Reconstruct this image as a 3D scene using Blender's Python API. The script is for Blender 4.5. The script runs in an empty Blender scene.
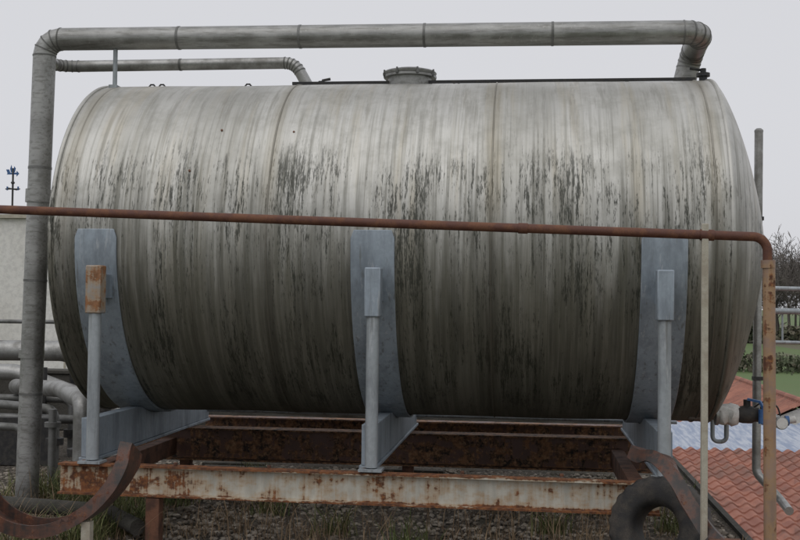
import bpy, math, random
import numpy as np
from mathutils import Vector, Matrix
random.seed(7); rng=np.random.default_rng(7)
S=bpy.context.scene
COL=S.collection
rad=math.radians

# ------------------------------------------------------------------ nodes
class N:
    def __init__(s,name):
        s.m=bpy.data.materials.new(name); s.m.use_nodes=True
        s.t=s.m.node_tree; s.b=s.t.nodes['Principled BSDF']
        s.tc=s.t.nodes.new('ShaderNodeTexCoord'); s.obj=s.tc.outputs['Object']
    def n(s,k,**kw):
        x=s.t.nodes.new(k)
        for a,v in kw.items(): setattr(x,a,v)
        return x
    def l(s,a,b): s.t.links.new(a,b)
    def put(s,sock,v):
        if isinstance(v,(int,float)): sock.default_value=v
        elif isinstance(v,(tuple,list)): sock.default_value=(*v,1) if len(v)==3 and sock.type=='RGBA' else v
        else: s.l(v,sock)
    def math(s,op,a,b=None,c=None,clamp=False):
        x=s.n('ShaderNodeMath',operation=op); x.use_clamp=clamp
        s.put(x.inputs[0],a)
        if b is not None: s.put(x.inputs[1],b)
        if c is not None: s.put(x.inputs[2],c)
        return x.outputs[0]
    def vec(s,x,y,z=0.0):
        c=s.n('ShaderNodeCombineXYZ')
        for i,v in enumerate((x,y,z)): s.put(c.inputs[i],v)
        return c.outputs[0]
    def scale(s,v,sc):
        m=s.n('ShaderNodeMapping'); s.l(v,m.inputs[0]); m.inputs['Scale'].default_value=sc
        return m.outputs[0]
    def noise(s,v,scale=1,detail=4,rough=.55,dist=0,dim='3D'):
        x=s.n('ShaderNodeTexNoise',noise_dimensions=dim); s.l(v,x.inputs['Vector'])
        x.inputs['Scale'].default_value=scale; x.inputs['Detail'].default_value=detail
        x.inputs['Roughness'].default_value=rough; x.inputs['Distortion'].default_value=dist
        return x.outputs['Fac']
    def ss(s,v,a,b,lo=0.,hi=1.):
        x=s.n('ShaderNodeMapRange',interpolation_type='SMOOTHSTEP')
        s.put(x.inputs[0],v)
        if a<=b: x.inputs[1].default_value=a; x.inputs[2].default_value=b; x.inputs[3].default_value=lo; x.inputs[4].default_value=hi
        else: x.inputs[1].default_value=b; x.inputs[2].default_value=a; x.inputs[3].default_value=hi; x.inputs[4].default_value=lo
        return x.outputs[0]
    def mix(s,f,a,b,mode='MIX'):
        x=s.n('ShaderNodeMix',data_type='RGBA',blend_type=mode)
        s.put(x.inputs[0],f); s.put(x.inputs[6],a); s.put(x.inputs[7],b)
        return x.outputs[2]
    def bump(s,h,strength=.5,dist=.01,prev=None):
        x=s.n('ShaderNodeBump'); s.l(h,x.inputs['Height'])
        x.inputs['Strength'].default_value=strength; x.inputs['Distance'].default_value=dist
        if prev is not None: s.l(prev,x.inputs['Normal'])
        return x.outputs[0]
    def fin(s,col=None,rough=None,metal=None,normal=None,spec=None):
        if col is not None: s.put(s.b.inputs['Base Color'],col)
        if rough is not None: s.put(s.b.inputs['Roughness'],rough)
        if metal is not None: s.put(s.b.inputs['Metallic'],metal)
        if normal is not None: s.l(normal,s.b.inputs['Normal'])
        if spec is not None: s.b.inputs['Specular IOR Level'].default_value=spec
        return s.m

def weathered(name,c1,c2,scale=4,metal=0.,r=(.45,.7),stretch=(1,1,1),lo=.4,hi=.65,bump=.3,bd=.003):
    n=N(name); v=n.scale(n.obj,stretch)
    a=n.noise(v,scale,5,.62); f=n.ss(a,lo,hi); fine=n.noise(n.obj,scale*14,2,.6)
    col=n.mix(f,c1,c2); col=n.mix(n.ss(fine,.35,.7,0,.35),col,tuple(x*.55 for x in c1))
    rr=n.ss(a,.3,.7,r[0],r[1])
    return n.fin(col,rr,metal if isinstance(metal,float) else n.ss(f,0,1,metal[0],metal[1]),n.bump(n.math('ADD',a,fine),bump,bd))

def galv_mat(name,base=(.31,.36,.41)):
    n=N(name)
    sp=n.n('ShaderNodeTexVoronoi'); n.l(n.obj,sp.inputs['Vector']); sp.inputs['Scale'].default_value=45
    sep=n.n('ShaderNodeSeparateColor'); n.l(sp.outputs['Color'],sep.inputs[0])
    a=n.noise(n.scale(n.obj,(3,3,.8)),2.2,5,.65)
    col=n.mix(n.ss(sep.outputs[0],0,1,0,.3),base,tuple(min(1,x*1.35) for x in base))
    col=n.mix(n.ss(a,.42,.7,0,.7),col,tuple(x*.55 for x in base))
    wh=n.noise(n.scale(n.obj,(14,14,2)),2,4,.7)
    col=n.mix(n.ss(wh,.56,.72,0,.5),col,(.54,.56,.58))
    st=n.noise(n.scale(n.obj,(30,30,1.5)),1,3,.6)
    col=n.mix(n.ss(st,.56,.7,0,.55),col,(.12,.115,.095))
    return n.fin(col,n.ss(a,.3,.7,.42,.62),.3,n.bump(a,.15,.003))

def rustpaint(name,paint,bias=0.,edge=None,rust=(.21,.08,.032),rust2=(.085,.036,.02),metal=0.0,xr=None,hot=(.36,.155,.05),sharp=(.54,.6)):
    n=N(name)
    sep=n.n('ShaderNodeSeparateXYZ'); n.l(n.obj,sep.inputs[0])
    a=n.noise(n.scale(n.obj,(1,1,1.6)),6,6,.68); st=n.noise(n.scale(n.obj,(24,24,2.0)),1.3,4,.6)
    v=n.math('ADD',n.math('MULTIPLY',a,.65),n.math('MULTIPLY',st,.35))
    v=n.math('ADD',v,bias)
    if edge:
        for (z0,w,amt) in edge:
            d=n.math('ABSOLUTE',n.math('SUBTRACT',sep.outputs[2],z0))
            v=n.math('ADD',v,n.ss(d,w,0,0,amt))
    if xr: v=n.math('ADD',v,n.ss(sep.outputs[0],xr[0],xr[1],0,xr[2]))
    m=n.ss(v,*sharp)
    halo=n.ss(v,.42,.56)
    rc=n.mix(n.ss(n.noise(n.obj,16,5,.7),.38,.62),rust,rust2)
    rc=n.mix(n.ss(n.noise(n.obj,40,3,.6),.48,.68,0,.6),rc,hot)
    pc=n.mix(n.ss(n.noise(n.scale(n.obj,(3,3,1)),5,4,.6),.35,.7,0,.6),paint,tuple(x*.6 for x in paint))
    pc=n.mix(n.math('MULTIPLY',halo,.6),pc,(.38,.23,.10) if sum(paint)>.6 else rust)
    col=n.mix(m,pc,rc)
    return n.fin(col,n.ss(m,0,1,.5,.88),metal,n.bump(n.math('ADD',n.math('MULTIPLY',m,.6),a),.5,.004))

# ------------------------------------------------------------------ mesh builder
class MB:
    def __init__(s): s.v=[];s.f=[]
    def add(s,vs,fs):
        o=len(s.v); s.v+= [tuple(p) for p in vs]; s.f+=[tuple(i+o for i in f) for f in fs]; return s
    def box(s,a,b):
        x0,y0,z0=a;x1,y1,z1=b
        return s.add([(x0,y0,z0),(x1,y0,z0),(x1,y1,z0),(x0,y1,z0),(x0,y0,z1),(x1,y0,z1),(x1,y1,z1),(x0,y1,z1)],
            [(0,3,2,1),(4,5,6,7),(0,1,5,4),(1,2,6,5),(2,3,7,6),(3,0,4,7)])
    def sweep(s,path,prof,ref=None,cap=True):
        P=[Vector(p) for p in path]; n=len(P); k=len(prof)
        T=[]
        for i in range(n):
            a=(P[i]-P[i-1]).normalized() if i>0 else None
            b=(P[i+1]-P[i]).normalized() if i<n-1 else None
            T.append(((a+b) if a and b else (a or b)).normalized())
        vs=[];nn=None
        for i in range(n):
            t=T[i]
            if ref is not None: r=Vector(ref)
            elif nn is None: r=Vector((0,0,1)) if abs(t.z)<.9 else Vector((0,1,0))
            else: r=nn
            nn=(r-t*r.dot(t)).normalized(); bb=t.cross(nn)
            for pr in prof:
                vs.append(P[i]+nn*pr[0]+bb*pr[1])
        fs=[]
        for i in range(n-1):
            for j in range(k):
                a=i*k+j;b=i*k+(j+1)%k
                fs.append((a,b,b+k,a+k))
        if cap: fs.append(tuple(range(k-1,-1,-1))); fs.append(tuple((n-1)*k+j for j in range(k)))
        return s.add(vs,fs)
    def tube(s,path,r,seg=20,cap=True):
        return s.sweep(path,[(r*math.cos(2*math.pi*j/seg),r*math.sin(2*math.pi*j/seg)) for j in range(seg)],cap=cap)
    def cyl(s,a,b,r,seg=20): return s.tube([a,b],r,seg)
    def lathe(s,prof,seg=128,axis='x',c=(0,0,0)):
        vs=[];k=len(prof)
        for (h,r) in prof:
            for j in range(seg):
                t=2*math.pi*j/seg
                if axis=='x': vs.append((c[0]+h,c[1]+r*math.cos(t),c[2]+r*math.sin(t)))
                else: vs.append((c[0]+r*math.cos(t),c[1]+r*math.sin(t),c[2]+h))
        fs=[]
        for i in range(k-1):
            for j in range(seg):
                a=i*seg+j;b=i*seg+(j+1)%seg
                fs.append((a,b,b+seg,a+seg))
        return s.add(vs,fs)
def fillet(pts,r,seg=8):
    P=[Vector(p) for p in pts]; out=[P[0]]
    for i in range(1,len(P)-1):
        a=(P[i-1]-P[i]);b=(P[i+1]-P[i]); la,lb=a.length,b.length; a.normalize();b.normalize()
        ang=a.angle(b); rr=r
        d=rr/math.tan(ang/2); m=min(la,lb)*.49
        if d>m: d=m; rr=d*math.tan(ang/2)
        p0=P[i]+a*d; p1=P[i]+b*d
        c=P[i]+(a+b).normalized()*(rr/math.sin(ang/2))
        u=(p0-c);w=(p1-c);tot=u.angle(w)
        for k in range(seg+1):
            t=k/seg
            q=(u*math.sin((1-t)*tot)+w*math.sin(t*tot))/math.sin(tot)
            out.append(c+q)
    out.append(P[-1]); return out
def empty(name,loc=(0,0,0)):
    e=bpy.data.objects.new(name,None); COL.objects.link(e); e.empty_display_size=.1; return e
def obj(name,mb,mat,parent=None,smooth=35,bevel=0):
    me=bpy.data.meshes.new(name); me.from_pydata(mb.v,[],mb.f); me.update()
    import bmesh
    bm=bmesh.new(); bm.from_mesh(me); bmesh.ops.recalc_face_normals(bm,faces=bm.faces); bm.to_mesh(me); bm.free()
    if smooth:
        me.shade_smooth(); me.set_sharp_from_angle(angle=rad(smooth))
    me.materials.append(mat)
    o=bpy.data.objects.new(name,me); COL.objects.link(o)
    if parent: o.parent=parent
    if bevel:
        b=o.modifiers.new('b','BEVEL'); b.width=bevel; b.segments=2; b.limit_method='ANGLE'
    return o
def rawobj(name,verts,faces,mat,parent=None,smooth=False):
    me=bpy.data.meshes.new(name)
    verts=np.asarray(verts,dtype=np.float32); faces=np.asarray(faces,dtype=np.int32)
    k=faces.shape[1]
    me.vertices.add(len(verts)); me.vertices.foreach_set('co',verts.ravel())
    me.loops.add(faces.size); me.loops.foreach_set('vertex_index',faces.ravel())
    me.polygons.add(len(faces)); me.polygons.foreach_set('loop_start',np.arange(0,faces.size,k,dtype=np.int32))
    me.update(calc_edges=True); me.validate()
    if smooth: me.shade_smooth()
    me.materials.append(mat)
    o=bpy.data.objects.new(name,me); COL.objects.link(o)
    if parent: o.parent=parent
    return o

# ------------------------------------------------------------------ materials
def tank_material():
    n=N('weathered_stainless'); sep=n.n('ShaderNodeSeparateXYZ'); n.l(n.obj,sep.inputs[0])
    X,Y,Z=sep.outputs
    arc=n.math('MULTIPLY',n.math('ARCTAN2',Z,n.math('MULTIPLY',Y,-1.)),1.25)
    def nz(sx,sa,detail=3,rough=.6,off=0.,dist=0.):
        return n.noise(n.vec(n.math('MULTIPLY_ADD',X,sx,off),n.math('MULTIPLY_ADD',arc,sa,off*.37)),1,detail,rough,dist,'2D')
    refl_band=nz(2.2,.5,2,.5,3.)
    drip=nz(20,.5,4,.6,1.)
    hair=nz(85,.9,2,.6,6.)
    cloud=n.noise(n.obj,5,4,.7)
    clean=n.mix(n.ss(refl_band,.35,.65),(.44,.435,.405),(.54,.535,.505))  # broad vertical bands: plate reflections painted into the base colour
    clean=n.mix(n.ss(drip,.48,.74,0,.4),clean,(.34,.325,.275))
    clean=n.mix(n.ss(hair,.5,.75,0,.2),clean,(.64,.63,.60))
    tan=nz(4.5,.35,4,.65,21.)
    clean=n.mix(n.ss(tan,.52,.7,0,.45),clean,(.43,.38,.28))
    clean=n.mix(n.ss(cloud,.42,.68,0,.4),clean,(.31,.305,.27))
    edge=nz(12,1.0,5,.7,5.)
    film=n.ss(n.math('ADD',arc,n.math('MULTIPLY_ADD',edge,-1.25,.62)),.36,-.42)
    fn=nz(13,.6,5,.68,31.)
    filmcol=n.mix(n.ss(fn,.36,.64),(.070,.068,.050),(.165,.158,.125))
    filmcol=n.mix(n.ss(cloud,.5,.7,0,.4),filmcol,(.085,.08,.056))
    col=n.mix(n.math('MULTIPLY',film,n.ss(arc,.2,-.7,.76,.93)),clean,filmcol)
    col=n.mix(n.math('MULTIPLY',n.ss(hair,.5,.75,0,.2),film),col,(.27,.26,.22))
    # soft, long thin run-off stains starting high on the shell
    stv=n.math('MULTIPLY',n.ss(nz(30,.55,4,.64,91.),.46,.68,0,.58),n.ss(arc,1.35,.35,.12,1.))
    col=n.mix(stv,col,(.105,.103,.078))
    stw=n.math('MULTIPLY',n.ss(nz(9,.5,4,.66,131.),.47,.68,0,.45),n.ss(arc,.9,-.1))
    col=n.mix(stw,col,(.075,.073,.054))
    # algae smears: fine ragged vertical strokes gathered in loose clusters
    cl=nz(2.8,.9,4,.62,51.)
    sm=nz(42,3.8,5,.74,61.,.1)
    br=nz(120,24,2,.7,71.)
    hb=n.ss(arc,1.0,.28)
    band=n.math('MULTIPLY',hb,n.ss(arc,-1.85,-1.2))
    v=n.math('ADD',sm,n.math('MULTIPLY',n.math('SUBTRACT',cl,.5),.72))
    v=n.math('ADD',v,n.math('MULTIPLY',n.math('SUBTRACT',br,.5),.42))
    v=n.math('ADD',v,n.math('MULTIPLY',n.math('SUBTRACT',hb,1.),.16))
    smear=n.math('MULTIPLY',n.ss(v,.50,.70),band)
    col=n.mix(n.math('MULTIPLY',smear,.9),col,(.034,.036,.026))
    # faint greys high up
    hv=n.math('MULTIPLY',n.ss(nz(16,1.4,5,.72,81.),.5,.7),n.ss(arc,.3,1.2,.1,.42))
    col=n.mix(hv,col,(.21,.20,.17))
    # seams: heat tint / dirt along the weld
    seam=None;line=None
    for xs in (-.744,.741,2.165,-2.14):
        d=n.math('ABSOLUTE',n.math('SUBTRACT',X,xs))
        a=n.ss(n.math('ADD',d,n.math('MULTIPLY_ADD',drip,.10,-.05)),.085,.0,0,.42)
        b=n.ss(d,.009,.004)
        seam=a if seam is None else n.math('MAXIMUM',seam,a)
        line=b if line is None else n.math('MAXIMUM',line,b)
    col=n.mix(seam,col,n.mix(n.ss(arc,-.2,.6),(.055,.05,.038),(.31,.275,.20)))
    col=n.mix(n.math('MULTIPLY',line,n.ss(fn,.3,.6,.15,.6)),col,(.13,.12,.095))
    dirt=n.math('MAXIMUM',smear,n.math('MULTIPLY',film,.75))
    metal=n.ss(dirt,0,1,.52,.18)
    rough=n.math('ADD',n.ss(dirt,0,1,.46,.55),n.math('MULTIPLY_ADD',cloud,.24,-.12))
    h=n.noise(n.vec(n.math('MULTIPLY',X,1.5),n.math('MULTIPLY',arc,1.0)),1,1,.5,0,'2D')
    nb=n.bump(h,.3,.05); nb=n.bump(n.math('ADD',br,cloud),.12,.002,nb)
    return n.fin(col,rough,metal,nb,.4)
M_tank=tank_material()
def clad_material():
    n=N('aluminium_cladding')
    a=n.noise(n.scale(n.obj,(1,1,1)),3,5,.65); b=n.noise(n.scale(n.obj,(1.2,9,9)),5,4,.65)
    col=n.mix(n.ss(a,.35,.65),(.25,.25,.24),(.39,.39,.38)); col=n.mix(n.ss(b,.45,.68,0,.6),col,(.14,.135,.12))
    col=n.mix(n.ss(n.noise(n.obj,60,2,.6),.6,.75,0,.5),col,(.48,.48,.46))
    return n.fin(col,n.ss(a,.3,.7,.36,.56),.6,n.bump(a,.2,.01))
M_clad=clad_material()
M_band=weathered('cladding_band',(.20,.20,.195),(.12,.12,.11),6,.5,(.45,.6))
M_steel=weathered('stainless_pipe',(.38,.38,.37),(.21,.205,.19),5,.6,(.34,.52))
M_galv=galv_mat('galvanised_steel'); M_galvp=galv_mat('galvanised_pipe',(.35,.38,.40))
M_rust=weathered('rusted_steel',(.17,.075,.042),(.065,.034,.024),9,.05,(.75,.9),bump=.6)
M_rail=weathered('rusted_rail',(.115,.045,.03),(.20,.09,.05),14,.1,(.6,.85),bump=.4)
M_boxr=rustpaint('rusting_sleeve',(.34,.34,.33),.05,rust=(.30,.15,.075),rust2=(.20,.095,.045))
M_beamf=rustpaint('chalky_paint_front',(.54,.52,.45),-.005,[(-1.483,.025,.24),(-1.69,.03,.2)],xr=(-.7,-2.0,.08))
M_beamr=rustpaint('chipped_red_paint',(.12,.06,.045),-.005,[(-1.485,.02,.2),(-1.745,.02,.2)],rust=(.26,.13,.065),rust2=(.022,.018,.016),hot=(.42,.25,.14),sharp=(.46,.5))
M_channel=rustpaint('channel_rust',(.04,.033,.03),.01,rust=(.15,.06,.035),rust2=(.05,.028,.024),hot=(.25,.11,.05))
M_post=weathered('ivory_post',(.46,.43,.35),(.36,.32,.25),12,0.,(.5,.7))
M_dark=weathered('dark_fitting',(.03,.03,.032),(.07,.065,.06),20,.2,(.4,.7))
M_black=weathered('black_rubber',(.02,.019,.019),(.07,.06,.05),9,0.,(.6,.85),bump=.5)
M_white=weathered('white_wrap',(.70,.69,.66),(.52,.50,.47),15,0.,(.6,.8))
M_blue=weathered('blue_paint',(.03,.10,.28),(.06,.14,.3),20,0.,(.4,.6))
M_cream=weathered('offwhite_render',(.74,.73,.69),(.66,.645,.60),1.2,0.,(.8,.9),stretch=(1,1,.3))
M_conc=weathered('darkened_concrete',(.075,.07,.06),(.04,.038,.03),3,0.,(.85,.95),bump=.7,bd=.01)  # shade of the gap beneath the tank put into the concrete colour

# ------------------------------------------------------------------ tank
R=1.25; XL,XR=-2.25,2.28
tank=empty('horizontal_storage_tank')
mb=MB()
def head(x0,sg,h,p,steps=26):
    out=[]
    for i in range(steps+1):
        t=(i/steps)*math.pi/2
        out.append((x0+sg*h*math.sin(t)**(2/p), max(.0008,R*math.cos(t)**(2/p))))
    return out
hl=head(XL,-1,.34,1.12)[::-1]; hr=head(XR,1,.42,1.28)
xs=np.linspace(XL,XR,90)[1:-1]
prof=hl[:-1]+[(XL-.004,R-.002),(XL,R)]+[(float(x),R+.0025*math.sin((x-XL)/1.5*math.pi*2)) for x in xs]+[(XR,R),(XR+.004,R-.002)]+hr[1:]
mb.lathe(prof,192)
obj('shell',mb,M_tank,tank,30)
def ring(x,w,h,seg=160):
    m=MB(); m.lathe([(x-w,R-.01),(x-w,R+h*.6),(x-w*.5,R+h),(x+w*.5,R+h),(x+w,R+h*.6),(x+w,R-.01)],seg); return m
for i,(x,w,h) in enumerate([(-.744,.006,.0055),(.741,.005,.0055),(2.165,.005,.0055),(XR-.012,.014,.012),(XL+.012,.014,.012)]):
    obj('weld_seam_%d'%(i+1),ring(x,w,h),M_tank,tank,50)
m=MB(); c=(.065,0,0)
m.lathe([(1.20,.165),(1.315,.168),(1.315,.20),(1.333,.20)],48,'z',c)
m.lathe([(1.336,.20),(1.352,.206),(1.362,.198),(1.382,.12),(1.392,.001)],48,'z',c)
obj('hatch_neck_and_lid',m,M_clad,tank)
m=MB()
for k in range(8):
    a=2*math.pi*(k+.5)/8; x,y=.065+.203*math.cos(a),.203*math.sin(a)
    m.cyl((x,y,1.31),(x,y,1.368),.007,8); m.box((x-.010,y-.010,1.325),(x+.010,y+.010,1.345))
m.box((.0,-.02,1.388),(.13,.0,1.402))
obj('hatch_bolts',m,M_band,tank)
m=MB()
for x,y in [(-1.98,0),(-1.90,.0),(-1.21,.02),(.42,.05),(1.02,.05),(-.62,-.05)]:
    m.tube([(x-.028,y,1.235),(x-.028,y,1.27),(x-.012,y,1.29),(x+.012,y,1.29),(x+.028,y,1.27),(x+.028,y,1.235)],.007,8)
obj('lifting_lugs',m,M_dark,tank)
m=MB()
for x,a in [(-1.13,38),(-.62,37),(-1.3,22)]:
    t=rad(a); d=Vector((0,-math.cos(t),math.sin(t)))
    p=Vector((x,0,0))+d*(R-.005); m.cyl(p,p+d*.010,.008,10)
obj('studs',m,M_rust,tank)
m=MB(); m.sweep([(-.84,-.06,1.275),(2.2,-.06,1.275)],[(-.011,-.011),(.011,-.011),(.011,.011),(-.011,.011)],ref=(0,0,1))
for x in np.arange(-.75,2.2,.49): m.box((x-.012,-.07,1.235),(x+.012,-.05,1.265))
obj('crest_bar',m,M_dark,tank)
m=MB(); m.cyl((2.26,-.02,1.22),(2.26,-.02,1.30),.03,16); m.cyl((2.26,-.02,1.30),(2.26,-.02,1.325),.05,16); m.cyl((2.26,-.02,1.325),(2.26,-.02,1.36),.022,12)
m.tube([(2.24,-.02,1.35),(2.16,-.03,1.36)],.010,8)
obj('vent_valve',m,M_dark,tank)

# ------------------------------------------------------------------ saddles + posts
saddles=empty('galvanised_tank_saddle')
def strap(x,par,i):
    m=MB(); w=.145; r0,r1=R+.003,R+.02
    n=72; a0,a1=-rad(3.0),rad(183)
    vs=[];fs=[]
    for k in range(n+1):
        a=a0+(a1-a0)*k/n
        dy,dz=-math.cos(a),-math.sin(a)
        ww=w
        if k==0 or k==n: ww=w*.86
        for (xx,r) in ((-ww,r0),(ww,r0),(ww,r1),(-ww,r1)): vs.append((x+xx,dy*r,dz*r))
    for k in range(n):
        for j in range(4):
            a=k*4+j;b=k*4+(j+1)%4; fs.append((a,b,b+4,a+4))
    fs+= [(3,2,1,0),tuple(n*4+j for j in range(4))]
    m.add(vs,fs); obj('strap_%d'%i,m,M_galv,par,25,.004)
    pts=[(-1.33,-1.455)]
    for k in range(33):
        y=-1.33+2.66*k/32
        rr=R+.022
        zc=-math.sqrt(max(rr*rr-y*y,0)) if abs(y)<rr else 0
        pts.append((y,min(-1.195,zc-.001)))
    pts+=[(1.33,-1.455)]
    m=MB(); k=len(pts)
    hw=.045
    vs=[(x-hw,y,z) for y,z in pts]+[(x+hw,y,z) for y,z in pts]
    fs=[tuple(range(k-1,-1,-1)),tuple(range(k,2*k))]+[(j,(j+1)%k,(j+1)%k+k,j+k) for j in range(k)]
    m.add(vs,fs); m.box((x-.06,-1.33,-1.478),(x+.06,1.33,-1.457))
    obj('cradle_beam_%d'%i,m,M_galv,par,25,.003)
for i,x in enumerate([-1.91,-.03,1.84]):
    strap(x,saddles,i+1)
posts=empty('saddle_support_post')
for i,x in enumerate([-1.845,0.0,1.825]):
    yb=-1.405
    m=MB(); m.cyl((x,yb,-1.455),(x,yb,-.46),.041,24)
    m.box((x-.075,yb-.065,-1.478),(x+.075,yb+.065,-1.462))
    obj('pipe_%d'%(i+1),m,M_galvp,posts)
    m=MB(); m.box((x-.052,yb-.052,-.50),(x+.052,yb+.052,-.185))
    obj('sleeve_%d'%(i+1),m,M_boxr if i==0 else M_galv,posts,30,.008)
    m=MB(); m.box((x-.04,yb+.05,-.40),(x+.04,-1.2,-.24)); obj('bracket_%d'%(i+1),m,M_galv,posts,30,.003)

# ------------------------------------------------------------------ base frame
frame=empty('steel_base_frame')
def ibeam(y,x0,x1,z1,h,w,tf=.013,tw=.01,z0b=None):
    hw=w/2
    pr=[(0,-hw),(0,hw),(-tf,hw),(-tf,tw/2),(-h+tf,tw/2),(-h+tf,hw),(-h,hw),(-h,-hw),(-h+tf,-hw),(-h+tf,-tw/2),(-tf,-tw/2),(-tf,-hw)]
    m=MB(); m.sweep([(x0,y,z1),(x1,y,z1 if z0b is None else z0b)],pr,ref=(0,0,1)); return m
obj('front_beam',ibeam(-1.40,-2.06,1.80,-1.480,.20,.10,z0b=-1.497),M_beamf,frame,0)
obj('rear_beam',ibeam(.80,-2.35,2.1,-1.48,.27,.20),M_beamr,frame,0)
obj('back_beam',ibeam(2.2,-2.15,2.3,-1.53,.22,.16),M_beamr,frame,0)
m=MB()
for x in (-2.0,1.7):
    m.box((x-.05,-1.33,-1.70),(x+.05,.69,-1.56))
for x,y in [(-1.42,-1.40),(1.55,-1.40),(-1.9,.8),(0,.8),(1.8,.8)]:
    m.box((x-.045,y-.045,-1.99),(x+.045,y+.045,-1.69 if y<0 else -1.752)); m.box((x-.08,y-.08,-2.0),(x+.08,y+.08,-1.985))
for x in np.arange(-1.9,1.8,.62): m.cyl((x,-1.41,-1.479),(x,-1.41,-1.46),.014,6)
obj('cross_members_and_feet',m,M_rust,frame,0,.003)
m=MB(); m.tube([(-2.1,1.3,-1.385),(2.25,1.3,-1.40)],.014,10); obj('conduit',m,M_galvp,frame)
m=MB(); m.tube(fillet([(-3.0,-.85,-1.86),(-1.9,-1.0,-1.87),(-1.55,-1.35,-1.9)],.2),.055,14); obj('mossy_pipe',m,M_conc,frame)
m=MB()
for k in range(9):
    x=random.uniform(-1.9,1.7); y=1.05+k*.1
    m.box((x-.3,y-.04,-1.99),(x+.3,y+.04,-1.93))
obj('timber_offcuts',m,M_conc,frame,0,.004)
# ------------------------------------------------------------------ handrail
hr_=empty('rusty_handrail')
m=MB(); m.tube(fillet([(-4.2,-2.6,.155),(2.195,-2.6,-.052),(2.215,-2.6,-2.0)],.075,10),.024,18)
obj('rail',m,M_rail,hr_)
m=MB(); m.cyl((2.203,-2.6,-.20),(2.2135,-2.6,-1.99),.031,18); m.cyl((2.198,-2.6,-.17),(2.199,-2.6,-.21),.036,18)
obj('flaking_upright',m,rustpaint('rail_flaked',(.32,.215,.16),.01,rust=(.17,.07,.04)),hr_)
m=MB(); m.cyl((1.93,-2.6,-.044),(1.86,-2.6,-.0417),.029,18); m.cyl((.93,-2.6,-.0113),(.98,-2.6,-.0128),.028,18)
obj('couplings',m,M_rail,hr_)
m=MB(); m.box((1.867,-2.62,-1.98),(1.900,-2.585,.015)); m.box((1.82,-2.66,-2.0),(1.95,-2.54,-1.98)); obj('ivory_post',m,M_post,hr_,30,.003)
m=MB(); m.cyl((-3.3,-2.6,.12),(-3.3,-2.6,-2.0),.024,14); obj('end_post',m,M_rail,hr_)

# ------------------------------------------------------------------ curved channels
def channel(name,path,w=.15,h=.05,t=.012,par=None,mat=None):
    hw=w/2
    pr=[(0,-hw),(0,hw),(h,hw),(h,hw-t),(t,hw-t),(t,-hw+t),(h,-hw+t),(h,-hw)]
    P=[Vector(p) for p in path]
    m=MB()
    n=len(P);T=[]
    for i in range(n):
        a=P[max(0,i-1)];b=P[min(n-1,i+1)];T.append((b-a).normalized())
    vs=[]
    for i in range(n):
        bb=Vector((0,1,0)); bb=(bb-T[i]*bb.dot(T[i])).normalized(); nn=bb.cross(T[i])
        for q in pr: vs.append(P[i]+nn*q[0]+bb*q[1])
    k=len(pr);fs=[]
    for i in range(n-1):
        for j in range(k):
            a=i*k+j;b=i*k+(j+1)%k; fs.append((a,b,b+k,a+k))
    fs+=[tuple(range(k-1,-1,-1)),tuple((n-1)*k+j for j in range(k))]
    m.add(vs,fs); return obj(name,m,mat or M_channel,par,30)
def spline(pts,n=10):
    P=[Vector(p) for p in pts]; P=[P[0]*2-P[1]]+P+[P[-1]*2-P[-2]]; out=[]
    for i in range(1,len(P)-2):
        for k in range(n):
            t=k/n; a,b,c,d=P[i-1],P[i],P[i+1],P[i+2]
            out.append(.5*((2*b)+(c-a)*t+(2*a-5*b+4*c-d)*t*t+(-a+3*b-3*c+d)*t**3))
    out.append(P[-2]); return out
cr=empty('rusty_curved_channel')
channel('channel',spline([(-1.20,-2.35,-1.25),(-1.215,-2.40,-1.36),(-1.28,-2.45,-1.49),(-1.40,-2.5,-1.61),(-1.58,-2.55,-1.695),(-1.77,-2.58,-1.69),(-1.94,-2.6,-1.60),(-2.06,-2.6,-1.44),(-2.12,-2.6,-1.25)]),.22,.07,.012,cr)
m=MB(); m.box((-1.42,-2.6,-2.0),(-1.37,-2.55,-1.62)); m.box((-1.46,-2.64,-2.0),(-1.33,-2.51,-1.985)); obj('foot',m,M_post,cr)
cr2=empty('rusty_curved_channel.001')
channel('channel',spline([(1.655,-2.0,-1.22),(1.74,-2.15,-1.25),(1.81,-2.3,-1.33),(1.88,-2.4,-1.45),(1.96,-2.5,-1.56),(2.08,-2.65,-1.66),(2.2,-2.75,-1.74)]),.22,.075,.012,cr2)
m=MB(); m.box((1.90,-2.80,-1.76),(2.06,-2.62,-1.58)); m.box((1.94,-2.7,-2.0),(2.0,-2.62,-1.72)); obj('foot',m,M_rust,cr2,30,.004)
e=empty('worn_rubber_tyre')
m=MB(); seg=96; ps=28; vs=[];fs=[]
ctr=Vector((1.77,-1.72,-1.72)); Rr=.215; rt=.10
rotm=Matrix.Rotation(rad(62),3,'Z')@Matrix.Rotation(rad(12),3,'Y')
for i in range(seg):
    a=2*math.pi*i/seg
    for j in range(ps):
        b=2*math.pi*j/ps
        out=math.cos(b)
        rr=rt*(1.0+(.07 if (i%4<2 and out>.45 and j%5!=0) else 0))
        cb,sb=math.cos(b),math.sin(b)
        cb=math.copysign(abs(cb)**.6,cb); sb=math.copysign(abs(sb)**.6,sb)
        r=Rr+rr*cb*.85
        vs.append(ctr+rotm@Vector((sb*rr*1.05,r*math.cos(a),r*math.sin(a))))
for i in range(seg):
    for j in range(ps):
        a=i*ps+j;b=i*ps+(j+1)%ps;c=((i+1)%seg)*ps+(j+1)%ps;d=((i+1)%seg)*ps+j
        fs.append((a,b,c,d))
m.add(vs,fs); obj('tyre_body',m,M_black,e,30)

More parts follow.
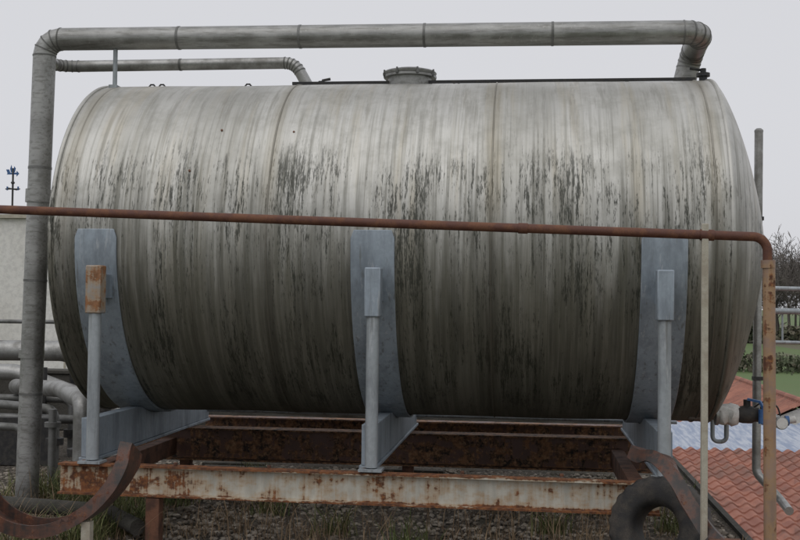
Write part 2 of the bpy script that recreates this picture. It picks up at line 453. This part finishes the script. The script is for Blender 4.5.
# ------------------------------------------------------------------ clad pipes
def clad(name,pts,r,bend,seg,spacing,par_name,extra=None,mat=None):
    e=empty(par_name); path=fillet(pts,bend,seg)
    m=MB(); m.tube(path,r,28); obj(name,m,mat or M_clad,e,24 if seg<=5 else 40)
    b=MB()
    P=[Vector(p) for p in path]
    for i in range(len(P)-1):
        a,c=P[i],P[i+1]; L=(c-a).length; d=(c-a).normalized()
        k=int(L/spacing)
        for j in range(1,k+1):
            q=a+d*(L*j/(k+1)); b.cyl(q-d*.009,q+d*.009,r+.003,28)
    for q,d in [(P[i],(P[min(i+1,len(P)-1)]-P[i-1]).normalized()) for i in range(1,len(P)-1)]:
        b.cyl(q-d*.005,q+d*.005,r+.003,28)
    obj('bands',b,M_band,e)
    return e
e=clad('pipe',[(-2.805,-.3,-2.0),(-2.735,-.3,1.59),(2.21,-.3,1.565),(2.21,.22,1.53),(2.13,.22,1.20)],.086,.13,4,1.0,'insulated_overhead_pipe')
m=MB(); m.cyl((2.135,.22,1.22),(2.137,.22,1.25),.11,24); m.cyl((2.14,.22,1.262),(2.143,.22,1.28),.11,24); obj('flange',m,M_dark,e)
m=MB(); m.cyl((-2.762,-.3,.33),(-2.760,-.3,.43),.097,28); m.cyl((-2.79,-.3,-.86),(-2.789,-.3,-.80),.095,28); obj('collars',m,M_clad,e)
m=MB(); m.cyl((-2.17,-.3,1.2),(-2.17,-.3,1.52),.017,12); m.box((-2.2,-.35,1.19),(-2.14,-.25,1.225)); obj('stand',m,M_galvp,e)
m=MB(); m.cyl((-2.8,-.3,-2.0),(-2.8,-.3,-1.97),.13,20); obj('base_plate',m,M_conc,e)
e=clad('pipe',[(-2.735,-.3,1.45),(-2.90,.3,1.51),(-.90,.3,1.515),(-.72,.3,1.20)],.047,.14,5,1.3,'vent_pipe',mat=M_steel)
m=MB(); m.cyl((-.765,.3,1.25),(-.75,.3,1.23),.085,20); m.cyl((-.775,.3,1.275),(-.768,.3,1.262),.085,20)
m.tube([(-.70,.25,1.22),(-.66,.25,1.36),(-.60,.25,1.37)],.012,8)
obj('flange',m,M_dark,e)
e=empty('slender_riser_pipe')
m=MB(); m.tube(fillet([(2.845,.9,1.03),(2.83,.9,-1.75),(3.0,.75,-1.95),(3.0,.5,-1.98)],.1),.034,18)
m.lathe([(1.025,.036),(1.04,.036),(1.055,.02),(1.058,.001)],18,'z',(2.845,.9,0))
obj('pipe',m,M_steel,e)
m=MB(); m.cyl((2.44,-.0,-1.18),(2.44,-.0,-1.36),.018,12); m.tube(fillet([(2.34,0,-1.0),(2.34,0,-1.40),(2.44,0,-1.40),(2.44,0,-1.30)],.04),.016,10); obj('drain_tail',m,M_galvp,e)
for zz in (-1.0,.3):
    m=MB(); m.box((2.80,.86,zz),(2.88,.94,zz+.03)); obj('clamp',m,M_dark,e)

# ------------------------------------------------------------------ drain valve
e=empty('drain_valve')
y=-.35
m=MB(); m.cyl((2.12,y,-1.165),(2.36,y,-1.165),.042,20); m.cyl((2.30,y,-1.165),(2.32,y,-1.165),.08,20); obj('stub',m,M_steel,e)
m=MB()
m.lathe([(2.315,.03),(2.32,.070),(2.35,.078),(2.38,.066),(2.41,.080),(2.45,.072),(2.475,.03)],18,'x',(0,y,-1.165))
for i,v in enumerate(m.v): m.v[i]=(v[0]+random.uniform(-.01,.01),v[1]+random.uniform(-.008,.008),v[2]+random.uniform(-.01,.01))
obj('lagging',m,M_white,e,60)
m=MB(); m.lathe([(2.46,.001),(2.46,.055),(2.49,.062),(2.55,.062),(2.57,.05),(2.60,.05),(2.60,.001)],20,'x',(0,y,-1.165))
m.cyl((2.52,y,-1.13),(2.52,y,-1.06),.025,12); m.cyl((2.62,y,-1.165),(2.635,y,-1.165),.07,16)
obj('body',m,M_black,e)
m=MB(); m.sweep([(2.52,y-.02,-1.055),(2.60,y-.05,-1.07),(2.63,y-.07,-1.13)],[(-.008,-.016),(.008,-.016),(.008,.016),(-.008,.016)],ref=(0,0,1)); m.cyl((2.604,y-.07,-1.12),(2.604,y-.07,-1.22),.02,10); obj('lever',m,M_blue,e)
m=MB(); m.tube(spline([(2.635,y,-1.165),(2.70,y,-1.17),(2.74,y,-1.20)]),.02,12); m.cyl((2.745,y+.05,-1.215),(2.745,y-.06,-1.215),.045,20); obj('gauge_case',m,M_steel,e)
m=MB(); m.cyl((2.745,y-.061,-1.215),(2.745,y-.072,-1.215),.038,20); m.cyl((2.80,y,-1.20),(2.85,y,-1.19),.025,14); obj('gauge_cap',m,M_white,e)
m=MB(); m.cyl((2.775,y-.02,-1.20),(2.80,y-.02,-1.20),.035,14); obj('collar',m,M_blue,e)
m=MB(); m.tube(spline([(2.75,y,-1.17),(2.72,y,-1.10),(2.66,y+.1,-1.08),(2.58,y+.2,-1.15),(2.50,y+.3,-1.22)]),.006,8); obj('cable',m,M_black,e)

# ------------------------------------------------------------------ right railing
e=empty('galvanised_guard_railing')
m=MB()
for z,r in ((-.215,.022),(-.44,.030),(-.75,.018)): m.cyl((3.34,3.0,z),(8.2,3.4,z-.05),r,12)
for x in (3.40,5.0,6.6,8.1):
    yy=3+.4*(x-3.34)/4.86; m.cyl((x,yy,-.2),(x,yy,-3.95),.024,12)
for x in np.arange(3.5,8.1,.8): m.cyl((x,3.02+.4*(x-3.34)/4.86,-.44),(x,3.02+.4*(x-3.34)/4.86,-.75),.01,8)
obj('rails',m,M_galvp,e)

# ------------------------------------------------------------------ left pipe rack
e=empty('process_pipe_rack')
m=MB()
m.tube(fillet([(-9,3.0,-1.00),(-3.95,3.0,-.96),(-2.6,3.2,-1.45),(-.5,3.3,-1.55)],.4,5),.11,22)
m.tube(fillet([(-9,2.6,-1.20),(-4.3,2.6,-1.17),(-3.0,2.7,-1.62),(-2.8,2.7,-2.0)],.3,5),.085,22)
m.tube(fillet([(-2.62,.3,-2.0),(-2.62,.3,-1.24),(-3.2,1.2,-1.22),(-4.2,2.4,-1.3)],.12,5),.075,20)
obj('large_pipes',m,M_steel,e,24)
m=MB()
m.tube([(-9,3.3,-.67),(-3.0,3.3,-.655)],.022,12)
m.tube(fillet([(-9,2.4,-1.42),(-3.6,2.4,-1.42),(-3.6,2.4,-2.0)],.1),.04,14)
m.tube(fillet([(-9,2.2,-1.60),(-3.2,2.2,-1.60),(-3.2,1.6,-1.60),(-2.7,1.6,-2.0)],.1),.045,14)
m.tube(fillet([(-3.25,1.2,-2.0),(-3.25,1.2,-1.4),(-4.5,1.5,-1.36)],.1),.04,14)
m.tube(fillet([(-3.45,1.0,-2.0),(-3.45,1.0,-1.55),(-5,1.0,-1.5)],.1),.035,14)
m.cyl((-3.05,.7,-2.0),(-3.05,.7,-1.35),.035,12); m.cyl((-3.05,.7,-1.5),(-3.05,.7,-1.46),.07,14)
obj('small_pipes',m,M_band,e)
m=MB()
for x in (-3.9,-5.4,-7): 
    m.box((x-.04,2.3,-2.0),(x+.04,2.38,-1.1)); m.box((x-.04,3.12,-2.0),(x+.04,3.2,-.6)); m.box((x-.035,2.4,-1.36),(x+.035,3.1,-1.31))
m.cyl((-3.6,2.4,-1.8),(-3.6,2.4,-1.72),.08,14); m.cyl((-3.25,1.2,-1.72),(-3.25,1.2,-1.66),.08,14)
m.cyl((-3.05,1.9,-2.0),(-3.05,1.9,-1.25),.05,14); m.cyl((-3.3,2.0,-2.0),(-3.3,2.0,-1.3),.03,14); m.box((-4.6,1.75,-2.0),(-3.5,1.85,-1.55))
m.cyl((-2.95,1.0,-1.75),(-2.95,1.0,-1.72),.09,16)
obj('supports_and_valves',m,M_dark,e,30)
m=MB(); m.box((-8.5,4.6,-2.0),(2.35,4.85,-1.32)); m.box((-8.52,4.57,-1.318),(2.37,4.88,-1.27)); obj('parapet_wall',m,M_conc,None,0,.01)

# ------------------------------------------------------------------ building + weathervane
e=empty('rendered_building')
m=MB(); m.box((-16,8,-7),(-5.2,18,.84)); obj('walls',m,M_cream,e,0)
m=MB(); m.box((-16.08,7.92,.842),(-5.12,18.08,.90)); obj('coping',m,M_post,e,0)
m=MB()
for x in (-8.2,-6.1): m.box((x-.012,7.985,-7),(x+.012,7.998,.84))
obj('panel_joints',m,M_post,e,0)
e=empty('weathervane')
x,yv=-7.15,8.3
m=MB(); m.cyl((x,yv,.9),(x,yv,1.66),.016,8); m.cyl((x-.12,yv,1.33),(x+.12,yv,1.33),.010,6); m.cyl((x,yv-.14,1.33),(x,yv+.14,1.33),.010,6)
m.lathe([(1.40,.001),(1.41,.02),(1.43,.034),(1.45,.02),(1.46,.001)],12,'z',(x,yv,0))
obj('mast',m,M_dark,e)
m=MB(); 
def plate(pts):
    k=len(pts); m.add([(x+a*.6,yv-.006,b+.03) for a,b in pts]+[(x+a*.6,yv+.006,b+.03) for a,b in pts],[tuple(range(k)),tuple(range(2*k-1,k-1,-1))]+[(j,(j+1)%k,(j+1)%k+k,j+k) for j in range(k)])
plate([(-.17,1.53),(.1,1.53),(.1,1.50),(.17,1.545),(.1,1.59),(.1,1.56),(-.08,1.56),(-.11,1.61),(-.19,1.61),(-.15,1.55)])
plate([(-.06,1.565),(.05,1.565),(.07,1.63),(.03,1.66),(.02,1.61),(-.03,1.63),(-.05,1.68),(-.08,1.62)])
plate([(-.17,1.28),(-.13,1.28),(-.13,1.34),(-.17,1.34)]); plate([(.13,1.28),(.17,1.28),(.17,1.34),(.13,1.34)])
obj('vane',m,M_blue,e,0)

# ------------------------------------------------------------------ flat roof (gravel) building the tank stands on
n=N('gravel_ground')
a=n.noise(n.obj,1.3,4,.6); v=n.n('ShaderNodeTexVoronoi'); n.l(n.obj,v.inputs['Vector']); v.inputs['Scale'].default_value=38
sc=n.n('ShaderNodeSeparateColor'); n.l(v.outputs['Color'],sc.inputs[0])
col=n.mix(sc.outputs[0],(.06,.048,.036),(.16,.14,.115)); col=n.mix(n.ss(a,.45,.62,0,.7),col,(.055,.047,.025)); 
M_gravel=n.fin(col,.95,0.,n.bump(n.math('ADD',n.math('MULTIPLY',v.outputs['Distance'],-1.),a),1.,.03))
m=MB(); nx,ny=60,60
xs=np.linspace(-8.5,2.45,nx); ys=np.linspace(-16,4.9,ny)
vs=[(x,y,-2.0+(.015*math.sin(x*3.1+y)*math.sin(y*2.3) if 0<i<nx-1 else 0)) for j,y in enumerate(ys) for i,x in enumerate(xs)]
m.add(vs,[(j*nx+i,j*nx+i+1,(j+1)*nx+i+1,(j+1)*nx+i) for j in range(ny-1) for i in range(nx-1)])
obj('gravel_ground',m,M_gravel)
e=empty('flat_roofed_building')
m=MB(); m.box((-8.5,-16,-7.0),(2.45,4.9,-2.03)); obj('walls',m,M_cream,e,0)
m=MB(); m.box((2.452,-16,-2.12),(2.50,4.9,-1.97)); obj('roof_edge_flashing',m,M_conc,e,0)

def stones(n,xr,yr,r0,r1):
    t=(1+5**.5)/2
    iv=np.array([(-1,t,0),(1,t,0),(-1,-t,0),(1,-t,0),(0,-1,t),(0,1,t),(0,-1,-t),(0,1,-t),(t,0,-1),(t,0,1),(-t,0,-1),(-t,0,1)])/math.sqrt(1+t*t)
    fc=np.array([(0,11,5),(0,5,1),(0,1,7),(0,7,10),(0,10,11),(1,5,9),(5,11,4),(11,10,2),(10,7,6),(7,1,8),(3,9,4),(3,4,2),(3,2,6),(3,6,8),(3,8,9),(4,9,5),(2,4,11),(6,2,10),(8,6,7),(9,8,1)])
    c=np.stack([rng.uniform(*xr,n),rng.uniform(*yr,n),np.full(n,-1.995)],1)
    r=rng.uniform(r0,r1,n)**1
    V=iv[None]*(1+rng.uniform(-.22,.22,(n,12,1)))*r[:,None,None]*np.stack([rng.uniform(.8,1.4,n),rng.uniform(.8,1.3,n),rng.uniform(.5,.85,n)],1)[:,None,:]
    a=rng.uniform(0,6.28,n); ca,sa=np.cos(a)[:,None],np.sin(a)[:,None]
    x=V[:,:,0]*ca-V[:,:,1]*sa; y=V[:,:,0]*sa+V[:,:,1]*ca; V=np.stack([x,y,V[:,:,2]],2)+c[:,None,:]
    F=fc[None]+ (np.arange(n)*12)[:,None,None]
    return V.reshape(-1,3),F.reshape(-1,3)
n=N('pebbles'); v=n.n('ShaderNodeTexVoronoi'); n.l(n.obj,v.inputs['Vector']); v.inputs['Scale'].default_value=16
sc=n.n('ShaderNodeSeparateColor'); n.l(v.outputs['Color'],sc.inputs[0])
M_peb=n.fin(n.mix(n.ss(sc.outputs[0],0,1),(.08,.065,.05),(.34,.30,.25)),.9,0.)
V,F=stones(12000,(-3.8,2.4),(-3.0,2.2),.010,.026); rawobj('gravel_pebbles',V,F,M_peb)
def blades(n,cx,cy,sx,sy,h0,h1,w=.004,lean=.7,clump=None):
    if clump is None: bx=rng.normal(cx,sx,n); by=rng.normal(cy,sy,n)
    else:
        k=rng.integers(0,len(clump),n); cc=np.array(clump)[k]; bx=cc[:,0]+rng.normal(0,sx,n); by=cc[:,1]+rng.normal(0,sy,n)
    h=rng.uniform(h0,h1,n); a=rng.uniform(0,6.28,n); ln=rng.uniform(.1,lean,n)*h*1.5
    dx,dy=np.cos(a),np.sin(a); px,py=-dy*w,dx*w
    V=[];segs=[0,.4,.75,1.]
    for s,ww in zip(segs,(1,.8,.5,.1)):
        x=bx+dx*ln*s**2; y=by+dy*ln*s**2; z=-2.0+h*(s-.35*s*s*lean)
        V.append(np.stack([x-px*ww,y-py*ww,z],1)); V.append(np.stack([x+px*ww,y+py*ww,z],1))
    V=np.stack(V,1)
    b=(np.arange(n)*8)[:,None]
    F=np.concatenate([b+np.array([[0,1,3,2]]),b+np.array([[2,3,5,4]]),b+np.array([[4,5,7,6]])])
    return V.reshape(-1,3),F
def grassmat(name,c1,c2):
    n=N(name); return n.fin(n.mix(n.ss(n.noise(n.obj,7,3,.6),.35,.65),c1,c2),.8,0.)
M_dry=grassmat('dry_grass',(.30,.215,.13),(.13,.085,.05)); M_green=grassmat('green_grass',(.07,.10,.025),(.16,.15,.06))
cl=[(rng.uniform(-3.4,2.3),rng.uniform(-1.6,1.6)) for _ in range(120)]
V,F=blades(9000,0,0,.11,.11,.03,.16,.0024,1.0,cl); rawobj('dry_grass_tufts',V,F,M_dry)
cl=[(rng.uniform(-3.6,-1.6),rng.uniform(-2.0,.6)) for _ in range(34)]+[(rng.uniform(-3,2.3),rng.uniform(-1.5,1.6)) for _ in range(12)]
V,F=blades(4200,0,0,.07,.07,.06,.34,.004,.7,cl); rawobj('green_weeds',V,F,M_green)
V,F=blades(420,0,0,.3,.3,.20,.45,.003,.6,[(-2.3,-1.7),(-2.6,-1.2),(-.9,-.9),(1.3,-.8),(-2.0,-2.0),(-.2,-1.2),(.6,-1.0)]); rawobj('dead_weed_stalks',V,F,M_dry)

# ------------------------------------------------------------------ neighbouring roofs
def tilemat(name,c1,c2,c3):
    n=N(name); a=n.noise(n.obj,1.1,5,.65)
    v=n.n('ShaderNodeTexVoronoi'); n.l(n.scale(n.obj,(4.5,3,1)),v.inputs['Vector']); v.inputs['Scale'].default_value=1
    sc=n.n('ShaderNodeSeparateColor'); n.l(v.outputs['Color'],sc.inputs[0])
    col=n.mix(sc.outputs[0],c1,c2); col=n.mix(n.ss(a,.45,.7,0,.75),col,c3)
    return n.fin(col,.85,0.,n.bump(n.noise(n.obj,30,2,.6),.3,.01))
M_tile=tilemat('clay_tiles',(.37,.16,.11),(.26,.11,.08),(.16,.10,.08))
def rib_roof(u0,u1,v0,v1,fn,pu=.22,amp=.030,pv=.36,step=.025):
    us=np.arange(u0,u1,pu/6); v=v0
    rows=[]
    while v<v1:
        rows.append((v,step)); rows.append((min(v+pv,v1)-.004,0.)); v+=pv
    vs=[fn(u,v,amp*math.sin(u/pu*2*math.pi)+(h if step else 0)) for v,h in rows for u in us]
    nu=len(us); fs=[(j*nu+i,j*nu+i+1,(j+1)*nu+i+1,(j+1)*nu+i) for j in range(len(rows)-1) for i in range(nu-1)]
    m=MB(); m.add(vs,fs); return m
e=empty('red_tiled_shed')
f1=lambda u,v,h:(u,v,-3.05-(13-v)*.075+h)
obj('tiled_roof',rib_roof(2.6,14,-6,13,f1),M_tile,e,50)
m=MB(); m.box((2.62,-5.8,-7),(13.9,12.9,-4.7)); obj('walls',m,M_cream,e,0)
n=N('blue_sheet'); a=n.noise(n.scale(n.obj,(5,.4,1)),2,5,.65)
M_bluer=n.fin(n.mix(n.ss(a,.4,.62),(.24,.30,.42),(.46,.50,.57)),.45,.2)
e=empty('blue_sheet_roofed_hall')
f2=lambda u,v,h:(u,v,-3.62+(v-15)*.02+h)
obj('sheet_roof',rib_roof(2.8,14,14.5,22.3,f2,.30,.03,8,0),M_bluer,e,50)
m=MB(); m.box((2.9,14.6,-7),(13.9,22.2,-3.75)); obj('walls',m,M_cream,e,0)
e=empty('red_roofed_house')
f3=lambda u,v,h:(8.5-v*.92,u,-3.0-v*.40+h)
obj('roof_west',rib_roof(23,36,0,4.4,f3,.28,.03,.38,.02),M_tile,e,50)
f4=lambda u,v,h:(8.5+v*.92,u,-3.0-v*.40+h)
obj('roof_east',rib_roof(23,36,0,4.4,f4,.28,.03,.38,.02),M_tile,e,50)
m=MB(); m.add([(4.7,23.2,-7),(12.3,23.2,-7),(12.3,23.2,-4.7),(8.5,23.2,-3.08),(4.7,23.2,-4.7),(4.7,35.8,-7),(12.3,35.8,-7),(12.3,35.8,-4.7),(8.5,35.8,-3.08),(4.7,35.8,-4.7)],
 [(0,1,2,3,4),(9,8,7,6,5),(0,4,9,5),(1,6,7,2),(0,5,6,1)]); obj('walls',m,M_cream,e,0)
m=MB(); m.tube([(8.5,23,-2.98),(8.5,36,-2.98)],.1,10); obj('ridge_tiles',m,M_tile,e)

# ------------------------------------------------------------------ terrain
n=N('field'); a=n.noise(n.obj,.02,4,.6); b=n.noise(n.obj,.4,4,.7); c=n.noise(n.scale(n.obj,(1,.12,1)),.05,3,.5)
col=n.mix(n.ss(a,.4,.6),(.10,.155,.05),(.13,.17,.07)); col=n.mix(n.ss(b,.5,.75,0,.5),col,(.14,.125,.07)); col=n.mix(n.ss(c,.55,.6,0,.8),col,(.13,.11,.08))
M_field=n.fin(col,.95,0.)
m=MB(); m.add([(-3000,-3000,-7),(3000,-3000,-7),(3000,4000,-7),(-3000,4000,-7)],[(0,1,2,3)]); obj('grass_field',m,M_field,None,0)
def tree(base,h,V,F):
    def br(p,d,L,r,lv):
        segs=3 if lv<2 else 2
        for s in range(segs):
            d2=(d+Vector((random.gauss(0,.12),random.gauss(0,.12),random.gauss(.04,.06)))).normalized()
            q=p+d2*(L/segs); r2=max(.035,r*(.78)); r=max(.045,r)
            u=d2.orthogonal().normalized(); w=d2.cross(u); o=len(V)
            for (pp,rr) in ((p,r),(q,r2)):
                for k in range(3):
                    a=k*2.094; V.append(tuple(pp+u*rr*math.cos(a)+w*rr*math.sin(a)))
            for k in range(3): F.append((o+k,o+(k+1)%3,o+3+(k+1)%3,o+3+k))
            p,d,r=q,d2,r2
            if lv<4 and (s>0 or lv>0):
                for _ in range(2 if lv<3 else 3):
                    ax=d.orthogonal(); ax.rotate(Matrix.Rotation(random.uniform(0,6.28),3,d))
                    nd=d.copy(); nd.rotate(Matrix.Rotation(random.uniform(.35,.95),3,ax))
                    br(p,nd,L*random.uniform(.55,.75),r*.6,lv+1)
    br(Vector(base),Vector((0,0,1)),h*.42,h*.018,0)
protos=[]
for k in range(4):
    V,F=[],[]; tree((0,0,0),19,V,F); protos.append((np.array(V),np.array(F)))
AV=[];AF=[];o=0
for x in np.arange(-50,95,3.4):
    for row in range(2 if x<40 else 4):
        V,F=protos[random.randrange(4)]
        s=random.uniform(.8,1.2); a=random.uniform(0,6.28); ca,sa=math.cos(a),math.sin(a)
        W=np.stack([(V[:,0]*ca-V[:,1]*sa)*s+x+random.uniform(-2,2),(V[:,0]*sa+V[:,1]*ca)*s+218+row*12+random.uniform(-5,5),V[:,2]*s-7],1)
        AV.append(W);AF.append(F+o);o+=len(V)
M_bark=grassmat('hazed_bark',(.18,.16,.145),(.14,.125,.11))  # distance haze put into the bark colour as a paler grey-brown
rawobj('distant_bare_trees',np.concatenate(AV),np.concatenate(AF),M_bark)
def hedge(name,n_,x0,x1,yy,base,sz0,sz1,clipm):
    cx=rng.uniform(x0,x1,n_); hh=(base+.55*base*np.sin(cx*.35)+.4*base*np.sin(cx*.9+1)+rng.normal(0,.2*base,n_)).clip(.35*base,clipm)
    cz=-7+rng.uniform(0,1,n_)**.8*hh; cy=yy+rng.normal(0,2.0,n_)
    u=rng.normal(size=(n_,3)); u/=np.linalg.norm(u,axis=1)[:,None]; w=np.cross(u,rng.normal(size=(n_,3))); w/=np.linalg.norm(w,axis=1)[:,None]
    sz=rng.uniform(sz0,sz1,n_)[:,None]; C=np.stack([cx,cy,cz],1)
    V=np.stack([C-u*sz-w*sz,C+u*sz-w*sz,C+u*sz+w*sz,C-u*sz+w*sz],1).reshape(-1,3)
    F=(np.arange(n_)*4)[:,None]+np.array([[0,1,2,3]])
    rawobj(name,V,F,M_h)
n=N('hedge_leaves'); M_h=n.fin(n.mix(n.ss(n.noise(n.obj,.25,3,.6),.4,.6),(.07,.085,.045),(.14,.125,.09)),.9,0.)
hedge('hedgerow',26000,-70,115,208,3.4,.15,.4,8)
hedge('hedgerow.001',9000,10,60,112,1.3,.07,.18,3)

# ------------------------------------------------------------------ world & sun
w=bpy.data.worlds.new('World'); S.world=w; w.use_nodes=True; t=w.node_tree
bg=t.nodes['Background']; sky=t.nodes.new('ShaderNodeTexSky'); sky.sky_type='NISHITA'; sky.sun_disc=False
el,az=rad(58),rad(200); sky.sun_elevation=el; sky.sun_rotation=az; sky.dust_density=4
hs=t.nodes.new('ShaderNodeHueSaturation'); hs.inputs['Saturation'].default_value=.25; t.links.new(sky.outputs[0],hs.inputs['Color'])
mx=t.nodes.new('ShaderNodeMix'); mx.data_type='RGBA'; mx.inputs[0].default_value=.88
t.links.new(hs.outputs[0],mx.inputs[6]); mx.inputs[7].default_value=(7.2,7.25,7.6,1)
t.links.new(mx.outputs[2],bg.inputs[0]); bg.inputs[1].default_value=.1
L=bpy.data.lights.new('sun','SUN'); L.energy=.6; L.angle=rad(60); L.color=(1,.97,.93)
so=bpy.data.objects.new('sun',L); COL.objects.link(so)
d=Vector((math.sin(az)*math.cos(el),math.cos(az)*math.cos(el),math.sin(el)))
so.rotation_mode='QUATERNION'; so.rotation_quaternion=d.to_track_quat('Z','Y'); so.location=(0,-5,20)

# ------------------------------------------------------------------ camera
cam=bpy.data.cameras.new('camera'); co=bpy.data.objects.new('camera',cam); COL.objects.link(co)
cam.sensor_width=36; cam.lens=1113.49/800*36; cam.clip_end=6000; cam.clip_start=.05
Mr=Matrix.Rotation(rad(6.6519),4,'Z')@Matrix.Rotation(math.pi/2+rad(1.7439),4,'X')@Matrix.Rotation(rad(.6791),4,'Z')
co.matrix_world=Matrix.Translation((.992,-8.454,-.415))@Mr
S.camera=co
S.view_settings.view_transform='Standard'; S.view_settings.look='None'; S.view_settings.exposure=0
